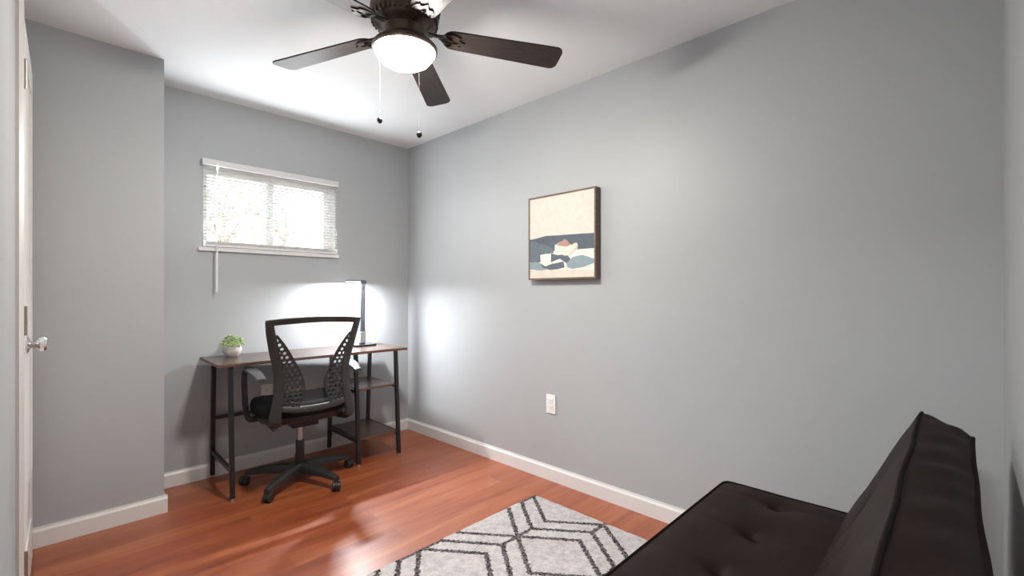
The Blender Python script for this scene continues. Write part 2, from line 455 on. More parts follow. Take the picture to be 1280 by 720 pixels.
# closet door, a touch ajar, hinged on its near edge
door = bpy.data.objects.new('door_1', None); link(door); door.location = (-.0225, 2.30, 0); door.rotation_euler = (0, 0, -math.radians(1.85))
struct(door, 'white closet door left slightly ajar at the left wall', 'door')
bm = bmesh.new()
box(bm, -.036, -.004, .001, .583, .012, 2.095)
# raised stiles and rails around two recessed panels
box(bm, -.004, 0, .001, .10, .012, 2.095); box(bm, -.004, 0, .484, .583, .012, 2.095)
for z0, z1 in ((.012, .21), (.95, 1.10), (1.98, 2.095)): box(bm, -.004, 0, .10, .484, z0, z1)
obj('door_leaf', bm, M['door'], door, smooth=False)
bm = bmesh.new()
lathe(bm, [(0, 0), (.033, 0), (.033, .004), (.022, .010), (.012, .012), (.011, .026), (.017, .030), (.025, .036), (.027, .046), (.022, .053), (0, .054)], 28, axis='x')
k = obj('door_knob', bm, M['chrome'], door); k.location = (0, .085, .965); k['label'] = 'polished chrome door knob'
for z in (1.90, 1.055, .215):
    bm = bmesh.new()
    lathe(bm, [(0, -.05), (.006, -.05), (.006, .05), (0, .05)], 12, (.003, -.004, 0))
    box(bm, -.0005, .0012, .0, .004, -.05, .05)
    hg = obj('hinge', bm, M['hinge'], door); hg.location = (0, 0, z)

# ------------------------------------------------------------------ window
win = bpy.data.objects.new('window_1', None); link(win); win.location = (0, 0, 0)
struct(win, 'small horizontal sliding window high on the back wall', 'window')
fy0, fy1 = YB + .075, YB + .125
bm = bmesh.new()
t = .014
box(bm, WX0, WX1, fy0, fy1, WZ0, WZ0 + t); box(bm, WX0, WX1, fy0, fy1, WZ1 - t, WZ1)
box(bm, WX0, WX0 + t, fy0, fy1, WZ0 + t, WZ1 - t); box(bm, WX1 - t, WX1, fy0, fy1, WZ0 + t, WZ1 - t)
obj('window_frame', bm, M['sash'], win, smooth=False)
xm = (WX0 + WX1) / 2 - .005
for a, b, yy in ((WX0 + t, xm + .02, fy0 + .004), (xm - .02, WX1 - t, fy0 + .026)):
    bm = bmesh.new(); s = .026
    z0, z1 = WZ0 + t, WZ1 - t
    box(bm, a, b, yy, yy + .02, z0, z0 + s); box(bm, a, b, yy, yy + .02, z1 - s, z1)
    box(bm, a, a + s, yy, yy + .02, z0 + s, z1 - s); box(bm, b - s, b, yy, yy + .02, z0 + s, z1 - s)
    sh = obj('window_sash', bm, M['sash'], win, smooth=False)
    bm = bmesh.new(); box(bm, a + s - .004, b - s + .004, yy + .008, yy + .012, z0 + s - .004, z1 - s + .004)
    obj('window_pane', bm, M['glass'], sh, smooth=False)
bm = bmesh.new()
box(bm, WX0, WX1, YB + .0, fy0 + .003, WZ0 - .001, WZ0 + .004); box(bm, WX0, WX1, YB, fy0 + .003, WZ1 - .004, WZ1 + .001)
box(bm, WX0 - .001, WX0 + .004, YB, fy0 + .003, WZ0, WZ1); box(bm, WX1 - .004, WX1 + .001, YB, fy0 + .003, WZ0, WZ1)
box(bm, .702, 1.592, YB - .022, YB + .004, 1.412, 1.434)
obj('window_sill', bm, M['trim'], win, smooth=False, bevel=.003)

# mini blind
bl = thing('window_blind', 'white horizontal mini blind lowered over the small window', 'window blind', (1.15, YB - .012, 1.44))
def loc(bm, o):
    for v in bm.verts: v.co -= Vector(o)
    return bm
BO = (1.15, YB - .012, 1.44)
bm = bmesh.new(); box(bm, .718, 1.582, YB - .040, YB - .002, 1.940, 1.980)
obj('headrail', loc(bm, BO), M['headrail'], bl, smooth=False, bevel=.003)
bm = bmesh.new()
sy = YB - .020
z = 1.930
tilt = math.radians(14)
SX0, SX1 = .728, 1.572
while z > 1.480:
    pr = []
    for k in range(5):
        a = -1 + k / 2
        w = .0125
        yy = a * w; zz = .0022 * (1 - a * a)
        pr.append((sy + yy * math.cos(tilt), z - yy * math.sin(tilt) + zz))
    A = [bm.verts.new((SX0, p[0], p[1])) for p in pr]; B = [bm.verts.new((SX1, p[0], p[1])) for p in pr]
    for k in range(4): bm.faces.new((A[k], A[k + 1], B[k + 1], B[k]))
    z -= .0205
# slats left stacked on the bottom rail
for i in range(5):
    box(bm, SX0, SX1, sy - .0125, sy + .0125, 1.4555 + i * .0042, 1.4575 + i * .0042)
obj('slats', loc(bm, BO), M['slat'], bl)
bm = bmesh.new(); box(bm, SX0, SX1, sy - .013, sy + .013, 1.438, 1.4545)
obj('bottom_rail', loc(bm, BO), M['headrail'], bl, smooth=False, bevel=.003)
for cx in (.86, 1.17, 1.45):
    bm = bmesh.new()
    for dy in (-.0145, .0145): tube(bm, [(cx, sy + dy, 1.94), (cx, sy + dy, 1.45)], .0008, 6)
    obj('ladder_cord', loc(bm, BO), M['cordw'], bl)
bm = bmesh.new()
tube(bm, [(.796, YB - .046, 1.945), (.793, YB - .046, 1.40)], .0032, 8)
wd = obj('tilt_wand', loc(bm, BO), M['wand'], bl)
bm = bmesh.new(); tube(bm, [(.793, YB - .046, 1.41), (.7925, YB - .046, 1.39), (.791, YB - .046, 1.165), (.791, YB - .046, 1.155)], [.004, .0055, .0055, .003], 10)
obj('wand_grip', loc(bm, BO), M['wandgrip'], wd)

# ------------------------------------------------------------------ ceiling fan
FC = Vector((1.022, 1.578, 0)); ZB = 2.182
fan = thing('ceiling_fan', 'dark bronze five-blade ceiling fan with a lit frosted bowl light', 'ceiling fan', (FC.x, FC.y, H))
def fz(z): return z - H
bm = bmesh.new()
lathe(bm, [(0, fz(2.374)), (.085, fz(2.374)), (.100, fz(2.35)), (.118, fz(2.32)), (.130, fz(2.29)), (.134, fz(2.262)), (.134, fz(2.240)), (.128, fz(2.230)),
           (.120, fz(2.212)), (.110, fz(2.203)), (.092, fz(2.198)), (.080, fz(2.190)), (.076, fz(2.17)), (.074, fz(2.158)), (0, fz(2.157))], 48)
# vertical ribs round the vented band
for k in range(36):
    a = 2 * PI * k / 36
    mt = Matrix.Rotation(a, 4, 'Z')
    box(bm, .112, .1300, -.0045, .0045, fz(2.212), fz(2.238), mtx=mt)
mh = obj('motor_housing', bm, M['fan_metal'], fan)
for ang in (-52, -8):
    bm = bmesh.new(); lathe(bm, [(0, .012), (.006, .012), (.007, .005), (.004, 0), (.004, -.012), (0, -.012)], 12)
    s_ = obj('screw', bm, M['fan_metal'], mh); a = math.radians(ang)
    s_.location = (.137 * math.cos(a), .137 * math.sin(a), fz(2.238))
# light fitter and bowl
bm = bmesh.new()
lathe(bm, [(.050, fz(2.162)), (.074, fz(2.160)), (.080, fz(2.150)), (.095, fz(2.140)), (.117, fz(2.130)), (.127, fz(2.119)), (.127, fz(2.108)), (.121, fz(2.103)), (.112, fz(2.105)), (.112, fz(2.118)), (.05, fz(2.13))], 48)
obj('light_fitter', bm, M['fan_metal'], fan)
bm = bmesh.new()
lathe(bm, [(.112, fz(2.110)), (.1125, fz(2.100)), (.108, fz(2.086)), (.096, fz(2.070)), (.076, fz(2.058)), (.048, fz(2.050)), (.020, fz(2.047)), (0, fz(2.0465))], 40)
gl = obj('glass_bowl', bm, M['globe'], fan); gl['label'] = 'glowing frosted glass bowl'
# blades
def blade_outline():
    R0, R1 = .148, .650
    pts = []
    w0, w1 = .050, .064
    for k in range(9):            # rounded root
        a = PI / 2 + PI * k / 8
        pts.append((R0 + .045 + .045 * math.cos(a), w0 * math.sin(a)))
    c = .030
    for k in range(6):
        a = -PI / 2 + (PI / 2) * k / 5
        pts.append((R1 - c + c * math.cos(a), -w1 + c + c * math.sin(a)))
    for k in range(6):
        a = (PI / 2) * k / 5
        pts.append((R1 - c + c * math.cos(a), w1 - c + c * math.sin(a)))
    return pts
PITCH = math.radians(-11)
bl0 = filled([blade_outline()], .006)
blade_me = None
def iron_bm():
    def circ(cx, cy, rx, ry, n=14, rot=0):
        return [(cx + rx * math.cos(2 * PI * k / n) * math.cos(rot) - ry * math.sin(2 * PI * k / n) * math.sin(rot),
                 cy + rx * math.cos(2 * PI * k / n) * math.sin(rot) + ry * math.sin(2 * PI * k / n) * math.cos(rot)) for k in range(n)]
    out = [(.10, -.012), (.150, -.011), (.172, -.022), (.190, -.038), (.215, -.046), (.245, -.040), (.262, -.028), (.252, -.020), (.262, -.010), (.285, 0),
           (.262, .010), (.252, .020), (.262, .028), (.245, .040), (.215, .046), (.190, .038), (.172, .022), (.150, .011), (.10, .012)]
    holes = [circ(.205, -.022, .020, .009, rot=.35), circ(.205, .022, .020, .009, rot=-.35), circ(.242, 0, .016, .006)]
    sq = lambda q: (.09 + (q[0] - .10) * .80, q[1] * .88)
    b = filled([[sq(q) for q in pl_] for pl_ in [out] + holes], .005)
    return b
blade_protos = None
for k in range(5):
    ang = math.radians(41 + 72 * k)
    if blade_protos is None:
        b = bl0
        rot = Matrix.Rotation(math.radians(1.8), 4, 'Y') @ Matrix.Rotation(PITCH, 4, 'X')
        for v in b.verts: v.co = rot @ v.co
        o = obj('blade', b, M['fan_blade'], fan)
        ib = iron_bm()
        for v in ib.verts:
            x = v.co.x
            v.co.z -= .0062
            s = min(1, max(0, (x - .11) / .07)); s = s * s * (3 - 2 * s)
            q = rot @ v.co
            v.co = Vector((x, v.co.y * (1 - s) + q.y * s, (v.co.z + .012) * (1 - s) + q.z * s))
        i_ = obj('blade_iron', ib, M['iron'], o)
        blade_protos = (o, i_)
    else:
        o = blade_protos[0].copy(); COL.objects.link(o); o.parent = fan
        i_ = blade_protos[1].copy(); COL.objects.link(i_); i_.parent = o
    o.location = (0, 0, fz(ZB)); o.rotation_euler = (0, 0, ang)
# pull chains
def chain(ax, ay, ztop, zend, lab):
    bm = bmesh.new()
    n = int((ztop - zend) / .0045)
    tube(bm, [(ax, ay, fz(ztop)), (ax, ay, fz(zend))], .0004, 5)
    for i in range(n):
        z = ztop - i * .0045
        lathe(bm, [(0, .0010), (.0009, 0), (0, -.0010)], 6, (ax, ay, fz(z)))
    c = obj('pull_chain', bm, M['chain'], fan); c['label'] = lab
    bm = bmesh.new()
    lathe(bm, [(0, .016), (.003, .015), (.004, .011), (.008, .008), (.0105, .002), (.0105, -.004), (.008, -.009), (.004, -.012), (0, -.0125)], 20, (ax, ay, fz(zend) - .01))
    obj('chain_bob', bm, M['bob'], c)
CH = [(478, 2.088, 149.5), (529, 2.088, 168)]
rt = Vector((math.cos(math.radians(45.96)), -math.sin(math.radians(45.96)), 0)); fw = Vector((math.sin(math.radians(45.96)), math.cos(math.radians(45.96)), 0))
p = rt * -.087 - fw * .045; chain(p.x, p.y, 2.12, 1.828, 'pull chain on the left of the bowl')
p = rt * .0715 - fw * .075; chain(p.x, p.y, 2.12, 1.762, 'longer pull chain on the right of the bowl')

# ------------------------------------------------------------------ wall art
art = thing('framed_canvas', 'square framed canvas of an abstract grey-blue and cream seascape on the right wall', 'picture', (XR, 1.70, 1.488))
DEP = .047
W0 = .2505; HH = .256
bm = bmesh.new()
fwid = .010
for (a0, a1, z0, z1) in ((-W0, W0, HH - fwid, HH), (-W0, W0, -HH, -HH + fwid), (-W0, -W0 + fwid, -HH + fwid, HH - fwid), (W0 - fwid, W0, -HH + fwid, HH - fwid)):
    box(bm, -DEP, -.001, a0, a1, z0, z1)
obj('frame', bm, M['frame_wood'], art, smooth=False, bevel=.001)
cols = {'paper': (.64, .575, .51), 'navy': (.085, .105, .125), 'teal': (.115, .150, .170), 'lteal': (.235, .305, .325), 'pink': (.42, .235, .20), 'cream': (.74, .63, .57),
        'wh': (.76, .70, .63), 'ltcream': (.66, .60, .50), 'dk': (.095, .12, .145)}
cm = {}
for k_, c_ in cols.items(): cm[k_] = mat('paint_' + k_, c_, .75, var=.05, vscale=26, bump=.15, bscale=70)
order = list(cols)
polys = [
 ('navy', [(0, .252), (.066, .256), (.138, .266), (.231, .262), (.373, .258), (.501, .253), (.501, .167), (.425, .165), (.373, .162), (.379, .188), (.331, .2), (.287, .226), (.254, .223), (.22, .208), (.208, .159), (.102, .152), (.102, .11), (0, .11)]),
 ('teal', [(0, .243), (.05, .238), (.09, .222), (.15, .205), (.191, .187), (.208, .159), (.102, .152), (.102, .11), (.053, .099), (0, .11)]),
 ('wh', [(.20, .17), (.501, .168), (.501, .05), (.20, .055)]),
 ('lteal', [(0, .102), (.053, .112), (.102, .098), (.162, .067), (.13, .06), (.09, .058), (.04, .064), (0, .067)]),
 ('wh', [(.096, .152), (.14, .157), (.185, .154), (.191, .12), (.179, .098), (.138, .081), (.100, .098)]),
 ('dk', [(.098, .100), (.138, .080), (.191, .093), (.276, .104), (.284, .069), (.23, .060), (.174, .058), (.114, .074)]),
 ('dk', [(.182, .156), (.231, .144), (.298, .145), (.327, .117), (.300, .092), (.248, .121), (.18, .104)]),
 ('lteal', [(.296, .092), (.341, .126), (.405, .136), (.456, .122), (.501, .109), (.501, .086), (.46, .078), (.425, .068), (.341, .058), (.305, .068)]),
 ('cream', [(.212, .208), (.25, .205), (.298, .191), (.331, .195), (.325, .139), (.287, .137), (.25, .150), (.208, .154)]),
 ('pink', [(.225, .203), (.254, .220), (.287, .236), (.305, .225), (.328, .20), (.298, .190), (.26, .196)]),
 ('ltcream', [(.315, .178), (.35, .205), (.372, .208), (.381, .192), (.341, .150), (.32, .150)]),
]
bm = bmesh.new()
box(bm, -DEP + .004, -.002, -W0 + fwid, W0 - fwid, -HH + fwid, HH - fwid)
lim = W0 - fwid
for i, (cn, pl) in enumerate(polys):
    d = -DEP + .0039 - .00025 * (i + 1)
    vs = [bm.verts.new((d, max(-lim, min(lim, (.25 - u))), max(-HH + fwid, min(HH - fwid, w - HH)))) for u, w in pl]
    bm.faces.new(vs).material_index = order.index(cn)
obj('canvas', bm, [cm[k_] for k_ in order], art, smooth=False)

# ------------------------------------------------------------------ outlets
def outlet(loc_, rz, label):
    t_ = thing('wall_outlet', label, 'outlet', loc_, rz, 'white wall outlets')
    bm = bmesh.new(); box(bm, -.036, .036, -.0065, 0, -.058, .058)
    obj('cover_plate', bm, M['white_plastic'], t_, smooth=False, bevel=.003)
    for zz in (-.021, .021):
        bm = bmesh.new()
        box(bm, -.017, .017, -.009, -.0055, zz - .0145, zz + .0145)
        for dx in (-.0062, .0062): box(bm, dx - .0012, dx + .0012, -.0093, -.0085, zz - .002, zz + .007, mi=1)
        lathe(bm, [(0, -.0003), (.0024, -.0003), (.0024, .0004), (0, .0004)], 10, (0, -.0092, zz - .008), axis='y', mi=1)
        obj('socket', bm, [M['white_plastic'], M['slot']], t_, smooth=False, bevel=.0006)
    bm = bmesh.new(); lathe(bm, [(0, 0), (.003, 0), (.003, .001), (0, .0012)], 12, (0, -.0075, 0), axis='y')
    obj('screw', bm, M['white_plastic'], t_)
    return t_
outlet((XR, 1.803, .468), -PI / 2, 'white wall outlet low on the right wall below the picture')
outlet((1.095, YB, .475), 0, 'white wall outlet on the back wall under the desk')

# ------------------------------------------------------------------ desk
DZT = .757
desk = thing('writing_desk', 'narrow writing desk with dark wood top, black metal legs and two side shelves', 'desk', (0, 0, 0))
DC = Vector((1.29, 3.11, 0)); desk.location = DC; desk.rotation_euler = (0, 0, -math.radians(1.5))
def D(bm): return loc(bm, DC)
dx0, dx1, dy0, dy1 = .702, 1.884, 2.882, 3.338
bm = bmesh.new(); box(bm, dx0, dx1, dy0, dy1, DZT - .017, DZT)
for f in bm.faces:
    if abs(f.calc_center_median().z - (DZT - .0085)) < .002: f.material_index = 1
obj('desktop', D(bm), [M['board'], M['board_edge']], desk, smooth=False, bevel=.0015)
LX = (.768, 1.505, 1.805)
def legpos(x, front, z):
    s = z / .74
    return Vector((x, (2.868 + .045 * s) if front else (3.338 - .045 * s), z))
for x in LX:
    for front in (True, False):
        bm = bmesh.new()
        bar(bm, legpos(x, front, .016), legpos(x, front, DZT - .017), .024, .024)
        lg = obj('leg', D(bm), M['black_metal'], desk, smooth=False, bevel=.002)
        bm = bmesh.new(); pp = legpos(x, front, 0)
        lathe(bm, [(0, .018), (.006, .018), (.006, .009), (.013, .008), (.014, .002), (.013, 0), (0, 0)], 16, pp)
        ft = obj('foot', D(bm), M['chrome'], lg); ft['label'] = 'chrome levelling foot'
    # side rails between front and rear leg
    for z in ((.165,) if x == LX[0] else (.162, .49)):
        bm = bmesh.new(); bar(bm, legpos(x, True, z), legpos(x, False, z), .018, .022, up=Vector((0, 0, 1)))
        obj('side_rail', D(bm), M['black_metal'], desk, smooth=False)
bm = bmesh.new()
zz = .375; yr = legpos(0, False, zz).y
bar(bm, (LX[0], yr, zz), (LX[1], yr, zz), .020, .020, up=Vector((0, 0, 1)))
obj('back_rail', D(bm), M['black_metal'], desk, smooth=False)
for z in (.178, .506):
    bm = bmesh.new(); a = legpos(0, True, z).y + .004; b = legpos(0, False, z).y - .004
    box(bm, LX[1] - .004 + .016, LX[2] - .012, a, b, z - .014, z)
    for f in bm.faces:
        if abs(f.calc_center_median().z - (z - .007)) < .002: f.material_index = 1
    obj('shelf', D(bm), [M['board'], M['board_edge']], desk, smooth=False)

# ------------------------------------------------------------------ desk lamp
LP = Vector((1.705, 3.205, DZT))
lamp = thing('desk_lamp', 'slim grey LED desk lamp lit on the right end of the desk', 'desk lamp', LP, math.radians(4))
bm = bmesh.new()
prism(bm, [(-.105 + .018 * (1 - math.cos(t_)) if False else x_, y_) for x_, y_ in
           [(.095 * math.copysign(abs(math.cos(2 * PI * k / 40)) ** .5, math.cos(2 * PI * k / 40)), .075 * math.copysign(abs(math.sin(2 * PI * k / 40)) ** .5, math.sin(2 * PI * k / 40))) for k in range(40)]], 2, 0, .014)
obj('base', bm, M['lamp_black'], lamp, bevel=.003)
bm = bmesh.new(); box(bm, -.021, .021, -.012, .012, .014, .478)
pole = obj('stem', bm, M['lamp_grey'], lamp, smooth=False, bevel=.005)
bm = bmesh.new(); box(bm, -.0225, .0225, -.0150, .0145, .022, .105)
o = obj('hinge_block', bm, M['lamp_silver'], pole, smooth=False, bevel=.004); o['label'] = 'silver pivot block at the foot of the stem'
bm = bmesh.new(); box(bm, -.006, .008, -.0132, -.0115, .19, .41)
o = obj('display_strip', bm, M['lamp_screen'], pole, smooth=False); o['label'] = 'pale blue strip along the stem'
bm = bmesh.new(); box(bm, -.030, .030, -.0145, .0145, .462, .486)
obj('head_joint', bm, M['lamp_grey'], lamp, smooth=False, bevel=.004)
bm = bmesh.new(); box(bm, -.125, .020, -.020, .020, .478, .490)
hd = obj('lamp_head', bm, M['lamp_grey'], lamp, smooth=False, bevel=.004)
bm = bmesh.new(); box(bm, -.120, -.028, -.0165, .0165, .474, .4785)
o = obj('light_strip', bm, M['led'], hd, smooth=False); o['label'] = 'glowing white LED strip'

# ------------------------------------------------------------------ plant
PL = Vector((.856, 3.245, DZT))
pot = thing('potted_succulent', 'small bushy green plant in a pale round pot on the left end of the desk', 'potted plant', PL)
bm = bmesh.new()
lathe(bm, [(0, 0), (.030, 0), (.034, .004), (.046, .020), (.0525, .040), (.051, .056), (.047, .064), (.044, .064), (.046, .052), (.042, .048)], 32)
obj('pot', bm, M['pot'], pot)
bm = bmesh.new(); lathe(bm, [(0, .053), (.03, .052), (.0455, .050)], 24); obj('soil', bm, M['soil'], pot)
bm = bmesh.new()
for i in range(300):
    th = random.uniform(0, 2 * PI); ph = math.acos(random.uniform(-.05, 1)) ; r = random.uniform(.045, .068)
    c = Vector((math.cos(th) * math.sin(ph) * r * 1.05, math.sin(th) * math.sin(ph) * r * 1.05, .068 + math.cos(ph) * r * .95))
    nrm = (c - Vector((0, 0, .05))).normalized() + Vector((random.uniform(-.5, .5), random.uniform(-.5, .5), random.uniform(-.2, .6)))
    nrm.normalize(); u = nrm.orthogonal().normalized(); w = nrm.cross(u)
    L_ = random.uniform(.010, .017); a = random.uniform(0, 2 * PI); d = u * math.cos(a) + w * math.sin(a); e = nrm.cross(d)
    base_, tip = c - d * L_ * .5, c + d * L_ * .6 + nrm * .004
    m0 = c + e * L_ * .38 + nrm * .002; m1 = c - e * L_ * .38 + nrm * .002; mid = c - nrm * .002
    V = [bm.verts.new(q) for q in (base_, m0, tip, m1, mid)]
    for f in ((0, 1, 4), (1, 2, 4), (2, 3, 4), (3, 0, 4)): bm.faces.new([V[j] for j in f])
for i in range(16):
    th = random.uniform(0, 2 * PI); r = random.uniform(0, .03)
    tube(bm, [(r * .5 * math.cos(th), r * .5 * math.sin(th), .05), (r * 1.5 * math.cos(th), r * 1.5 * math.sin(th), .105)], .0015, 5)
o = obj('foliage', bm, M['leaf'], pot, smooth=False)

# ------------------------------------------------------------------ office chair (local: faces +y, origin on the floor under the column)
chair = thing('office_chair', 'black mesh-back swivel office chair with armrests, pushed up to the desk', 'office chair', (1.135, 2.905, 0), -math.radians(4))
# star base
bm = bmesh.new()
lathe(bm, [(0, .055), (.040, .055), (.046, .065), (.044, .105), (.030, .118), (0, .118)], 28)
CA = [math.radians(a) for a in (4, 76, 148, 220, 292)]
for a in CA:
    mt = Matrix.Rotation(a, 4, 'Z')
    prof = []
    for s, zc, hh, w in ((.02, .086, .030, .026), (.10, .088, .026, .024), (.20, .084, .020, .020), (.285, .074, .015, .016), (.312, .066, .013, .014)):
        prof.append([bm.verts.new(mt @ Vector((s, j * w, zc + k_ * hh))) for j, k_ in ((-1, -1), (1, -1), (1, .55), (.6, 1), (-.6, 1), (-1, .55))])
    for A, B in zip(prof, prof[1:]):
        for k in range(6): bm.faces.new((A[k], A[(k + 1) % 6], B[(k + 1) % 6], B[k]))
    bm.faces.new(prof[0][::-1]); bm.faces.new(prof[-1])
base = obj('star_base', bm, M['black_plastic'], chair, angle=50)
cast0 = None
for i, a in enumerate(CA):
    if cast0 is None:
        bm = bmesh.new()
        for s in (-1, 1):
            lathe(bm, [(0, -.009), (.022, -.009), (.027, -.005), (.027, .005), (.022, .009), (0, .010)], 24, (s * .0135, -.012, .027), axis='x')
        tube(bm, [(0, 0, .066), (0, 0, .040)], .007, 10)
        # hood over the wheel pair
        prism(bm, [(-.012 + .029 * math.cos(t_), .027 + .029 * math.sin(t_)) for t_ in [PI * k / 10 for k in range(11)]] +
                  [(-.012 + .022 * math.cos(t_), .027 + .022 * math.sin(t_)) for t_ in [PI * k / 10 for k in range(10, -1, -1)]], 0, -.004, .004)
        c = obj('caster', bm, M['black_plastic'], base); cast0 = c
    else:
        c = cast0.copy(); COL.objects.link(c); c.parent = base
    c.location = (.306 * math.cos(a), .306 * math.sin(a), 0)
    c.rotation_euler = (0, 0, math.radians((20, 65, -50, 130, -25)[i]))
bm = bmesh.new(); lathe(bm, [(0, .115), (.024, .115), (.025, .13), (.025, .248), (.022, .252), (0, .252)], 24)
obj('column_sleeve', bm, M['black_plastic'], chair)
bm = bmesh.new(); lathe(bm, [(0, .25), (.0145, .25), (.0145, .365), (0, .365)], 24)
o = obj('gas_column', bm, M['gas'], chair); o['label'] = 'bare steel gas column'
bm = bmesh.new()
box(bm, -.075, .075, -.11, .10, .355, .402); box(bm, -.20, .20, -.06, -.02, .385, .402); box(bm, -.20, .20, .08, .12, .385, .402)
obj('tilt_mechanism', bm, M['black_metal'], chair, smooth=False, bevel=.006)
bm = bmesh.new(); tube(bm, [(.06, .02, .378), (.20, .0, .372), (.245, -.02, .366), (.275, -.03, .368)], [.005, .005, .009, .008], 10)
o = obj('height_lever', bm, M['black_plastic'], chair)
# seat
def superellipse(a, b, n, e=3.2):
    return [(a * math.copysign(abs(math.cos(t_)) ** (2 / e), math.cos(t_)), b * math.copysign(abs(math.sin(t_)) ** (2 / e), math.sin(t_))) for t_ in [2 * PI * k / n for k in range(n)]]
bm = bmesh.new(); rings = []
N = 48
for sc, z in ((.86, .402), (.96, .410), (1.0, .430), (1.0, .445)):
    rings.append([bm.verts.new((x * sc, y * sc + .02, z)) for x, y in superellipse(.246, .235, N)])
for A, B in zip(rings, rings[1:]):
    for k in range(N): bm.faces.new((A[k], A[(k + 1) % N], B[(k + 1) % N], B[k]))
bm.faces.new(rings[0][::-1]); bm.faces.new(rings[-1])
obj('seat_pan', bm, M['black_plastic'], chair)
bm = bmesh.new(); rings = []
for sc, z in ((.97, .440), (1.02, .455), (1.03, .480), (1.0, .505), (.93, .520), (.80, .524), (.6, .520), (.35, .515), (.12, .513)):
    rings.append([bm.verts.new((x * sc, y * sc + .02, z - .035 * max(0, (y * sc - .13)) / .12 * (1 if z > .46 else 0))) for x, y in superellipse(.246, .235, N)])
for A, B in zip(rings, rings[1:]):
    for k in range(N): bm.faces.new((A[k], A[(k + 1) % N], B[(k + 1) % N], B[k]))
bm.faces.new(rings[0][::-1]); bm.faces.new(rings[-1])
obj('seat', bm, M['black_fabric'], chair)
# backrest: everything drawn flat in (s, t) then bent to y(t)
YT = [(.40, -.262), (.45, -.272), (.55, -.262), (.68, -.250), (.80, -.258), (.90, -.282), (1.01, -.315)]
def yb(t_, s):
    for (t0, y0), (t1, y1) in zip(YT, YT[1:]):
        if t_ <= t1:
            f = max(0, (t_ - t0) / (t1 - t0)); y = y0 + (y1 - y0) * f; break
    else: y = YT[-1][1]
    return y + .55 * s * s           # sides wrap forward
def cat(pts, n=10):
    out = []
    P = [pts[0]] + list(pts) + [pts[-1]]
    for i in range(1, len(P) - 2):
        p0, p1, p2, p3 = [Vector(q) for q in P[i - 1:i + 3]]
        for k in range(n):
            u = k / n
            out.append(.5 * ((2 * p1) + (p2 - p0) * u + (2 * p0 - 5 * p1 + 4 * p2 - p3) * u * u + (3 * p1 - p0 - 3 * p2 + p3) * u ** 3))
    out.append(Vector(P[-2])); return [tuple(v) for v in out]
def flatstrip(bm, path, widths, thick, dy=0.0):
    """ribbon along a path in (s,t), widths in-plane, given thickness in y"""
    n = len(path); rings = []
    for i, (s, t_) in enumerate(path):
        a = Vector(path[max(0, i - 1)]); b = Vector(path[min(n - 1, i + 1)]); d = (b - a).normalized(); nn = Vector((-d.y, d.x))
        w = widths[i] if isinstance(widths, list) else widths
        ring = []
        for e, f in ((-1, -.6), (-.8, -1), (.8, -1), (1, -.6), (1, .6), (.8, 1), (-.8, 1), (-1, .6)):
            p_ = Vector((s, t_)) + nn * (w / 2 * e)
            ring.append(bm.verts.new((p_.x, yb(p_.y, p_.x) + dy + thick / 2 * f, p_.y)))
        rings.append(ring)
    for A, B in zip(rings, rings[1:]):
        for k in range(8): bm.faces.new((A[k], A[(k + 1) % 8], B[(k + 1) % 8], B[k]))
    bm.faces.new(rings[0][::-1]); bm.faces.new(rings[-1])
up_ctrl = [(.243, .995), (.232, .93), (.212, .84), (.190, .74), (.183, .66), (.190, .56), (.205, .48), (.207, .42)]
bm = bmesh.new()
for s in (-1, 1):
    path = cat([(s * a, b) for a, b in up_ctrl], 8)
    ws = [.036 + .010 * min(1, i / 15) + .016 * max(0, (i - 34) / 22) for i in range(len(path))]
    flatstrip(bm, path, ws, .026)
path = cat([(-.258, .987), (-.18, .995), (-.09, 1.0), (0, 1.002), (.09, 1.0), (.18, .995), (.258, .987)], 8)
flatstrip(bm, path, .034, .024)
path = cat([(-.20, .522), (-.12, .503), (0, .497), (.12, .503), (.20, .522)], 8)
flatstrip(bm, path, [.034] * len(path), .018)
# arms from the frame foot forward under the seat
for s in (-1, 1):
    tube(bm, [(s * .207, yb(.43, .2) + .004, .425), (s * .200, -.20, .405), (s * .185, -.10, .396), (s * .15, -.03, .393)], [.021, .018, .016, .014], 10)
obj('back_frame', bm, M['grey_plastic'], chair, angle=45)
# perforated wings
def inside(p, poly):
    r = False; n = len(poly)
    for i in range(n):
        x1, y1 = poly[i]; x2, y2 = poly[(i + 1) % n]
        if (y1 > p[1]) != (y2 > p[1]) and p[0] < (x2 - x1) * (p[1] - y1) / (y2 - y1) + x1: r = not r
    return r
def edist(p, poly):
    d = 9; n = len(poly)
    for i in range(n):
        a, b = Vector(poly[i]), Vector(poly[(i + 1) % n]); ab = b - a
        u = max(0, min(1, (Vector(p) - a).dot(ab) / ab.length_squared)); d = min(d, (a + ab * u - Vector(p)).length)
    return d
for s in (-1, 1):
    inner = cat([(.200, .922), (.158, .865), (.115, .790), (.078, .715), (.055, .645), (.058, .590), (.074, .545), (.090, .505)], 6)
    outer = [(.180, .505), (.184, .56), (.176, .66), (.183, .74), (.206, .84), (.224, .915)]
    poly = inner + outer
    holes = []
    dx, dyy = .0275, .0240
    row = 0; t_ = .53
    while t_ < .92:
        k = 0; xx = .05 + (dx / 2 if row % 2 else 0)
        while xx < .24:
            if inside((xx, t_), poly) and edist((xx, t_), poly) > .0122:
                holes.append([(xx + .0104 * math.cos(PI / 6 + PI / 3 * q), t_ + .0094 * math.sin(PI / 6 + PI / 3 * q)) for q in range(6)])
            xx += dx
        t_ += dyy; row += 1
    b = filled([poly] + holes, .010)
    for v in b.verts:
        x, t2, w = v.co
        v.co = Vector((s * x, yb(t2, x) + w - .002, t2))
    obj('lumbar_wing', b, M['grey_plastic'], chair, smooth=False)
